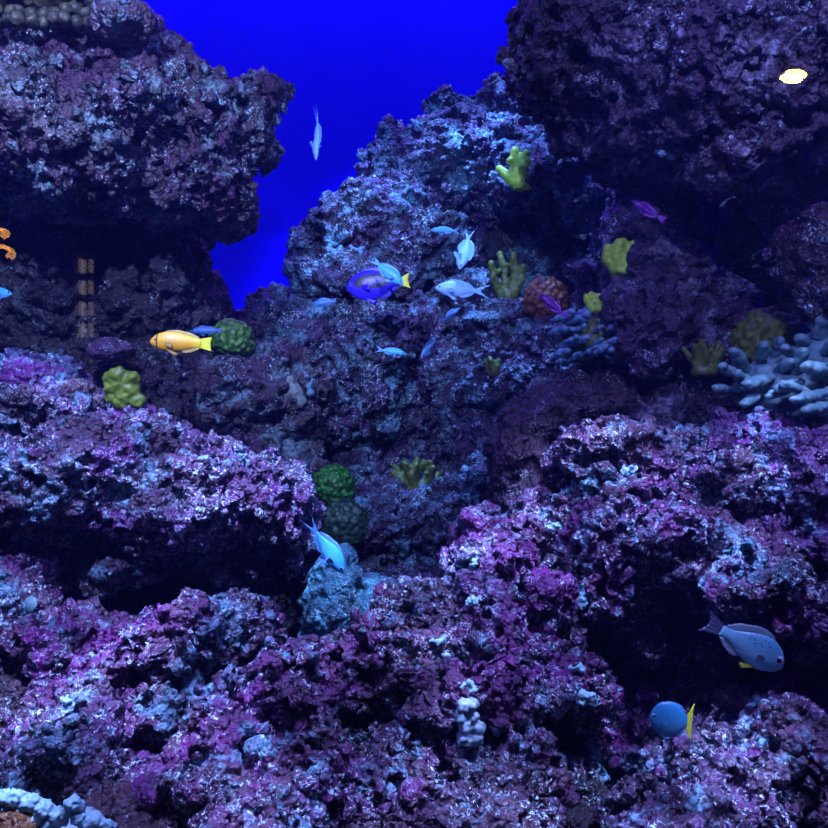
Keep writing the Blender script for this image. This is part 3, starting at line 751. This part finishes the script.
fish('reef_fish', 'orange fish with yellow tail swimming at left', 'wrasse', (151,342), (211,344), 2.2, F['orange'], yaw=.1, tail_len=.17, fork=.1, tail_h=.12, dorsal=.05, eye=.026)
fish('damselfish', 'small dim blue fish between orange fish and round green coral', 'slim', (190,331), (224,330), 2.35, F['dim'], tail_len=.2, tail_h=.1, group=CH, dorsal=.04, iris=False)
fish('damselfish', 'pale fish diving head down against the blue water', 'slim', (314,160), (322,108), 2.6, F['pale'], yaw=.1, up=(.55,-.8,0), bend=-.25, tail_len=.3, tail_h=.06, group=CH, fork=.7, streamers=.0)
fish('damselfish', 'small blue fish above the pale fish with raised tail', 'slim', (431,230), (460,231), 2.9, F['cyan'], tail_len=.22, tail_h=.12, group=CH, dorsal=.05, iris=False)
fish('damselfish', 'pale blue fish nosing down with its forked tail raised', 'chromis', (459,271), (472,224), 2.6, F['pale'], yaw=.3, up=(.9,-.3,.2), tail_len=.3, tail_h=.14, fork=.75, group=CH, streamers=.1)
fish('damselfish', 'cyan fish slanting down in front of the royal blue fish', 'chromis', (403,285), (370,257), 2.5, F['cyan'], yaw=.1, up=(.5,-.1,.8), tail_len=.25, tail_h=.1, fork=.6, group=CH, dorsal=.05)
fish('surgeonfish', 'royal blue fish with black marking and bright yellow tail', 'tang', (346,288), (410,281), 2.62, F['tang'], yaw=-.1, tail_len=.16, fork=.2, tail_h=.12, dorsal=.06)
fish('damselfish', 'long pale blue fish facing left with a forked tail', 'chromis', (435,288), (491,292), 2.6, F['pale'], tail_len=.27, tail_h=.13, fork=.65, group=CH, dorsal=.05)
fish('damselfish', 'tiny blue fish under the long pale blue fish', 'slim', (460,308), (441,322), 2.8, F['dim'], tail_len=.25, tail_h=.12, group=CH, up=(-.3,0,.9), iris=False)
fish('damselfish', 'dim blue fish below left of the royal blue fish', 'chromis', (312,305), (338,300), 2.85, F['dim'], tail_len=.2, tail_h=.1, group=CH, dorsal=.05, iris=False)
fish('damselfish', 'grey blue fish facing right below the royal blue fish', 'slim', (406,354), (375,349), 2.75, F['cyan'], tail_len=.25, tail_h=.12, group=CH, dorsal=.05, iris=False)
fish('damselfish', 'pale fish coming head on below the group of blue fish', 'chromis', (421,359), (438,337), 2.45, F['pale'], yaw=.75, up=(0,-.3,1), tail_len=.25, tail_h=.12, group=CH, dorsal=.08, iris=False)
fish('damselfish', 'bright cyan fish diving to the cyan mound behind the front rocks', 'chromis', (344,573), (304,515), 1.85, F['cyan'], yaw=.05, up=(.6,-.15,.6), tail_len=.3, tail_h=.10, fork=.75, group=CH, dorsal=.05, streamers=0)
fish('cardinalfish', 'silvery speckled fish with a round eye at lower right', 'cardinal', (780,664), (706,622), 1.48, F['card'], yaw=.15, up=(.35,-.12,.85), tail_len=.22, tail_h=.14, fork=.3, dorsal=.08, eye=.06, belly_fin=fin_mat('fin_yellow', (.5, .5, .04)))
fish('angelfish', 'round blue fish with yellow tail in the crevice at lower right', 'round', (650,718), (692,722), 1.5, F['round'], yaw=-.1, tail_len=.13, fork=.12, tail_h=.46, dorsal=.04, eye=.05)
fish('damselfish', 'blue fish half out of view at the left edge', 'chromis', (12,294), (-22,292), 2.2, F['cyan'], tail_len=.22, tail_h=.1, group=CH, dorsal=.04, iris=False)
fish('dottyback', 'purple fish in the dark below the overhang', 'slim', (632,200), (664,222), 2.1, F['purple'], tail_len=.22, tail_h=.12, fork=.1, dorsal=.07, bend=.2, iris=False)
fish('dottyback', 'magenta purple fish in front of the orange honeycomb coral', 'slim', (539,294), (567,318), 2.5, F['purple'], tail_len=.22, tail_h=.10, fork=.1, dorsal=.06, bend=.2, iris=False)

# ------------------------------------------------------------------ tank
def box(name, lo, hi, mat, kind='structure', parent=None):
    bm = bmesh.new(); bmesh.ops.create_cube(bm, size=1)
    lo, hi = Vector(lo), Vector(hi)
    bmesh.ops.scale(bm, vec=hi - lo, verts=bm.verts)
    me = bpy.data.meshes.new(name); bm.to_mesh(me); bm.free()
    o = link(name, me, mat, parent, (lo + hi) / 2)
    if kind: o['kind'] = kind
    return o
wallm = plain('wall_blue', (.010, .0005, .80), .8, spec=0.0)
sand = coral_mat('sand', (.10, .10, .13), (.16, .15, .17), 120, .3)
darkm = plain('room_dark', (.02, .018, .02), .8)
W, BK, GL, TOP = 2.9, 4.35, .62, 3.9
box('wall_back', (-W, BK, 0), (W, BK + .1, TOP), wallm)
box('wall_left', (-W - .1, GL, 0), (-W, BK + .1, TOP), wallm)
box('wall_right', (W, GL, 0), (W + .1, BK + .1, TOP), wallm)
box('floor', (-W - .1, GL - .1, -.1), (W + .1, BK + .1, 0), sand)
# front pane
gm, nt, b = new_mat('tank_glass')
fr = nd(nt, 'ShaderNodeFresnel', i_IOR=1.45)
tr = nd(nt, 'ShaderNodeBsdfTransparent'); gl = nd(nt, 'ShaderNodeBsdfGlossy', i_Roughness=0.0)
ms = nd(nt, 'ShaderNodeMixShader')
nt.links.new(fr.outputs[0], ms.inputs[0]); nt.links.new(tr.outputs[0], ms.inputs[1]); nt.links.new(gl.outputs[0], ms.inputs[2])
nt.links.new(ms.outputs[0], [n for n in nt.nodes if n.type == 'OUTPUT_MATERIAL'][0].inputs[0]); nt.nodes.remove(b)
box('window_1', (-W, GL - .02, 0), (W, GL, TOP), gm)
# the water: faint blue scatter, red taken away with distance
wm = bpy.data.materials.new('water'); wm.use_nodes = True
nt = wm.node_tree; nt.nodes.clear()
out = nt.nodes.new('ShaderNodeOutputMaterial')
vs_ = nd(nt, 'ShaderNodeVolumeScatter'); vs_.inputs['Color'].default_value = (.10, .13, .80, 1); vs_.inputs['Density'].default_value = .015; vs_.inputs['Anisotropy'].default_value = .2
va = nd(nt, 'ShaderNodeVolumeAbsorption'); va.inputs['Color'].default_value = (.35, .75, 1, 1); va.inputs['Density'].default_value = .06
ad = nd(nt, 'ShaderNodeAddShader'); nt.links.new(vs_.outputs[0], ad.inputs[0]); nt.links.new(va.outputs[0], ad.inputs[1]); nt.links.new(ad.outputs[0], out.inputs['Volume'])
wt = box('water', (-W + .001, GL + .001, .0005), (W - .001, BK - .001, TOP + .3), wm)
# visitor room behind the camera
box('floor_room', (-W - .1, -4.0, -.75), (W + .1, GL - .1, -.65), darkm)
box('ceiling', (-W - .1, -4.0, 2.3), (W + .1, GL - .1, 2.4), darkm)
box('wall_rear', (-W - .1, -4.1, -.75), (W + .1, -4.0, 2.4), darkm)

def mirror(px, py, D):
    """where a thing stands in the room whose reflection in the pane appears at this spot"""
    p = P(px, py, D); p.y = 2 * GL - p.y
    return p
# recessed ceiling downlight
D = 1.385 / (.5 - 79 / 828)
lp = mirror(791, 79, D)
root = empty('ceiling_downlight', lp, 'warm round ceiling downlight mirrored in the glass at upper right', 'lamp')
root.rotation_euler = (0, R(14), 0)
def disc(name, r0, r1, z0, z1, mat, n=40):
    bm = bmesh.new()
    bmesh.ops.create_cone(bm, cap_ends=True, segments=n, radius1=r0, radius2=r1, depth=z1 - z0)
    me = bpy.data.meshes.new(name); bm.to_mesh(me); bm.free(); 
    return link(name, me, mat, root, (0, 0, (z0 + z1) / 2))
disc('lamp_lens', .044, .044, 0, .006, plain('lamp_warm', (.9, .8, .5), .4, (1, .70, .26), 70))
disc('lamp_rim', .054, .050, .004, .014, plain('lamp_rim', (.3, .25, .2), .4))

# curled orange tube lamp hanging from the room's ceiling, and a lit lattice standing in for reflected windows
neon = plain('lamp_orange', (.9, .4, .1), .4, (1, .42, .08), 13)
tubem = plain('lamp_cord', (.03, .03, .03), .5)
def tube(name, pts, r, mat, parent, n=10):
    bm = bmesh.new(); rings = []
    for i, p in enumerate(pts):
        t = (pts[min(i + 1, len(pts) - 1)] - pts[max(i - 1, 0)]).normalized()
        u = t.cross(Vector((0, 1, 0))); u = (u if u.length > .1 else t.cross(Vector((1, 0, 0)))).normalized(); v = t.cross(u)
        rings.append([bm.verts.new(p + (u * math.cos(a) + v * math.sin(a)) * r) for a in [2 * math.pi * q / n for q in range(n)]])
    for a, b in zip(rings, rings[1:]):
        for q in range(n): bm.faces.new((a[q], a[(q + 1) % n], b[(q + 1) % n], b[q]))
    bm.faces.new(rings[0]); bm.faces.new(rings[-1][::-1])
    bmesh.ops.recalc_face_normals(bm, faces=bm.faces)
    me = bpy.data.meshes.new(name); bm.to_mesh(me); bm.free(); smooth(me)
    return link(name, me, mat, parent)
lc = mirror(0, 247, 3.6)
root = empty('pendant_lamp', lc, 'orange curled tube lamp mirrored in the glass at the left edge', 'lamp')
kk = 3.6 / 828
for cy, rx, ry, a0, a1 in ((234, 8, 4, -95, 75), (254, 14, 7, -110, 40)):
    pts = [Vector((kk * rx * math.cos(R(a)), 0, -kk * (cy - 247) - kk * ry * math.sin(R(a)))) for a in np.linspace(a0, a1, 24)]
    tube('lamp_tube', pts, kk * 1.9, neon, root)
tube('cord', [Vector((-.02, 0, -.05)), Vector((-.02, 0, .2)), Vector((-.02, 0, 2.3 - lc.z))], .006, tubem, root)
root = empty('lit_lattice', mirror(88, 342, 5.2), 'small lit lattice standing in for windows mirrored faintly in the glass below the upper left boulder', 'shelf')
kk = 5.2 / 828
root.location.y = -3.99
cm = plain('lattice_wood', (.10, .06, .04), .5); lit = plain('lattice_light', (.6, .5, .4), .5, (.9, .75, .7), 1.6)
def slab(name, lo, hi, mat):
    o = box(name, lo, hi, mat, kind=None, parent=root); return o
hw = 10 * kk; H = 86 * kk
slab('back_panel', (-hw, 0, 0), (hw, .01, H), cm)
for sx_ in (-1, 1): slab('side_panel', (sx_ * hw - .006, .01, 0), (sx_ * hw + .006, .08, H), cm)
for i in range(5): slab('lattice_bar', (-hw, .01, i * H / 4.02), (hw, .08, i * H / 4.02 + .012), cm)
for i in range(4):
    for q in (-1, 1):
        slab('lit_panel', (q * hw * .5 - hw * .28, .011, i * H / 4.02 + .03), (q * hw * .5 + hw * .28, .02, i * H / 4.02 + .115), lit)

# ------------------------------------------------------------------ lights
def area(name, loc, target, size, sy, power, c):
    l = bpy.data.lights.new(name, 'AREA'); l.shape = 'RECTANGLE'; l.size = size; l.size_y = sy
    l.energy = power; l.color = c
    o = bpy.data.objects.new(name, l); col.objects.link(o); o.location = loc
    o.rotation_euler = (Vector(target) - Vector(loc)).to_track_quat('-Z', 'Y').to_euler()
    return o
def spot(name, loc, target, power, c, ang, blend=.6, r=.03, ripple=True):
    l = bpy.data.lights.new(name, 'SPOT'); l.energy = power; l.color = c; l.spot_size = R(ang); l.spot_blend = blend; l.shadow_soft_size = r
    o = bpy.data.objects.new(name, l); col.objects.link(o); o.location = loc
    o.rotation_euler = (Vector(target) - Vector(loc)).to_track_quat('-Z', 'Y').to_euler()
    if ripple:                                # light broken up by ripples of the water surface
        l.use_nodes = True; nt = l.node_tree
        em = [n for n in nt.nodes if n.type == 'EMISSION'][0]
        tc = nd(nt, 'ShaderNodeTexCoord')
        n = nd(nt, 'ShaderNodeTexNoise', i_Scale=9., i_Detail=2., i_Distortion=1.2)
        nt.links.new(tc.outputs['Normal'], n.inputs['Vector'])
        nt.links.new(ramp(nt, n.outputs['Fac'], [(.40, .25), (.52, 1.), (.64, 3.0)][:3]), em.inputs['Strength'])
    return o
WH = (.42, .47, 1.0); BL = (.19, .34, 1.0)
spot('reef_or_fill_light', (-.85, .78, 3.1), (-1.0, 1.75, .5), 570, WH, 43)
spot('reef_or_fill_light', (-.60, .70, 2.0), (-.90, 2.2, 1.25), 200, WH, 66, ripple=False)  # added low front fill for the upper left boulder's face and the ledge
spot('reef_or_fill_light', (-.10, .70, 2.2), (-.02, 2.75, 1.52), 200, (.36, .46, 1.0), 27, ripple=False)  # added front fill aimed at the central fish
spot('reef_or_fill_light', (-.05, .75, 3.0), (-.05, 1.40, .15), 450, WH, 46)
spot('reef_or_fill_light', (.80, .72, 2.7), (.68, 1.52, .35), 380, WH, 46)
spot('reef_or_fill_light', (.50, .70, 1.75), (.78, 2.0, 1.38), 62, (.36, .34, 1.0), 60, ripple=False)  # added near-frontal fill that lifts the dim overhang
spot('reef_or_fill_light', (-.15, 2.2, 3.9), (-.06, 3.3, 2.15), 640, BL, 42)
spot('reef_or_fill_light', (.20, 2.48, 3.95), (.50, 2.92, 1.65), 420, BL, 34)
area('overhead_fill', (0, 2.0, 3.85), (0, 2.0, 0), 4.5, 2.6, 24, (.16, .18, 1.0))  # added soft fill from above, a navy lift for the dark parts
area('front_fill', (0, .72, 2.4), (0, 2.0, .6), 3.2, .15, 30, (.30, .30, 1.0))  # added soft fill from the front, no lamp of the tank
area('wall_fill', (0, 4.05, 3.85), (0, 4.4, 1.5), 5.2, .25, 95, (.25, .04, 1.0))  # added unseen strip brightening the back wall from the top
area('wall_fill', (0, 4.1, .05), (0, 4.4, 2.0), 5.2, .2, 45, (.25, .04, 1.0))  # added unseen uplight behind the rocks, evens out the back wall

w = bpy.data.worlds.new('world'); scene.world = w; w.use_nodes = True
w.node_tree.nodes['Background'].inputs[0].default_value = (.05, .06, .4, 1)
w.node_tree.nodes['Background'].inputs[1].default_value = .02

cam = bpy.data.cameras.new('camera'); cam.sensor_width = 36; cam.sensor_height = 36; cam.lens = 36
co = bpy.data.objects.new('camera', cam); col.objects.link(co)
co.location = (0, 0, ZC); co.rotation_euler = (R(90), 0, 0); cam.clip_start = .01
scene.camera = co
vs = scene.view_settings
vs.view_transform = 'Standard'; vs.look = 'None'; vs.gamma = 1; vs.use_curve_mapping = False; vs.exposure = 0
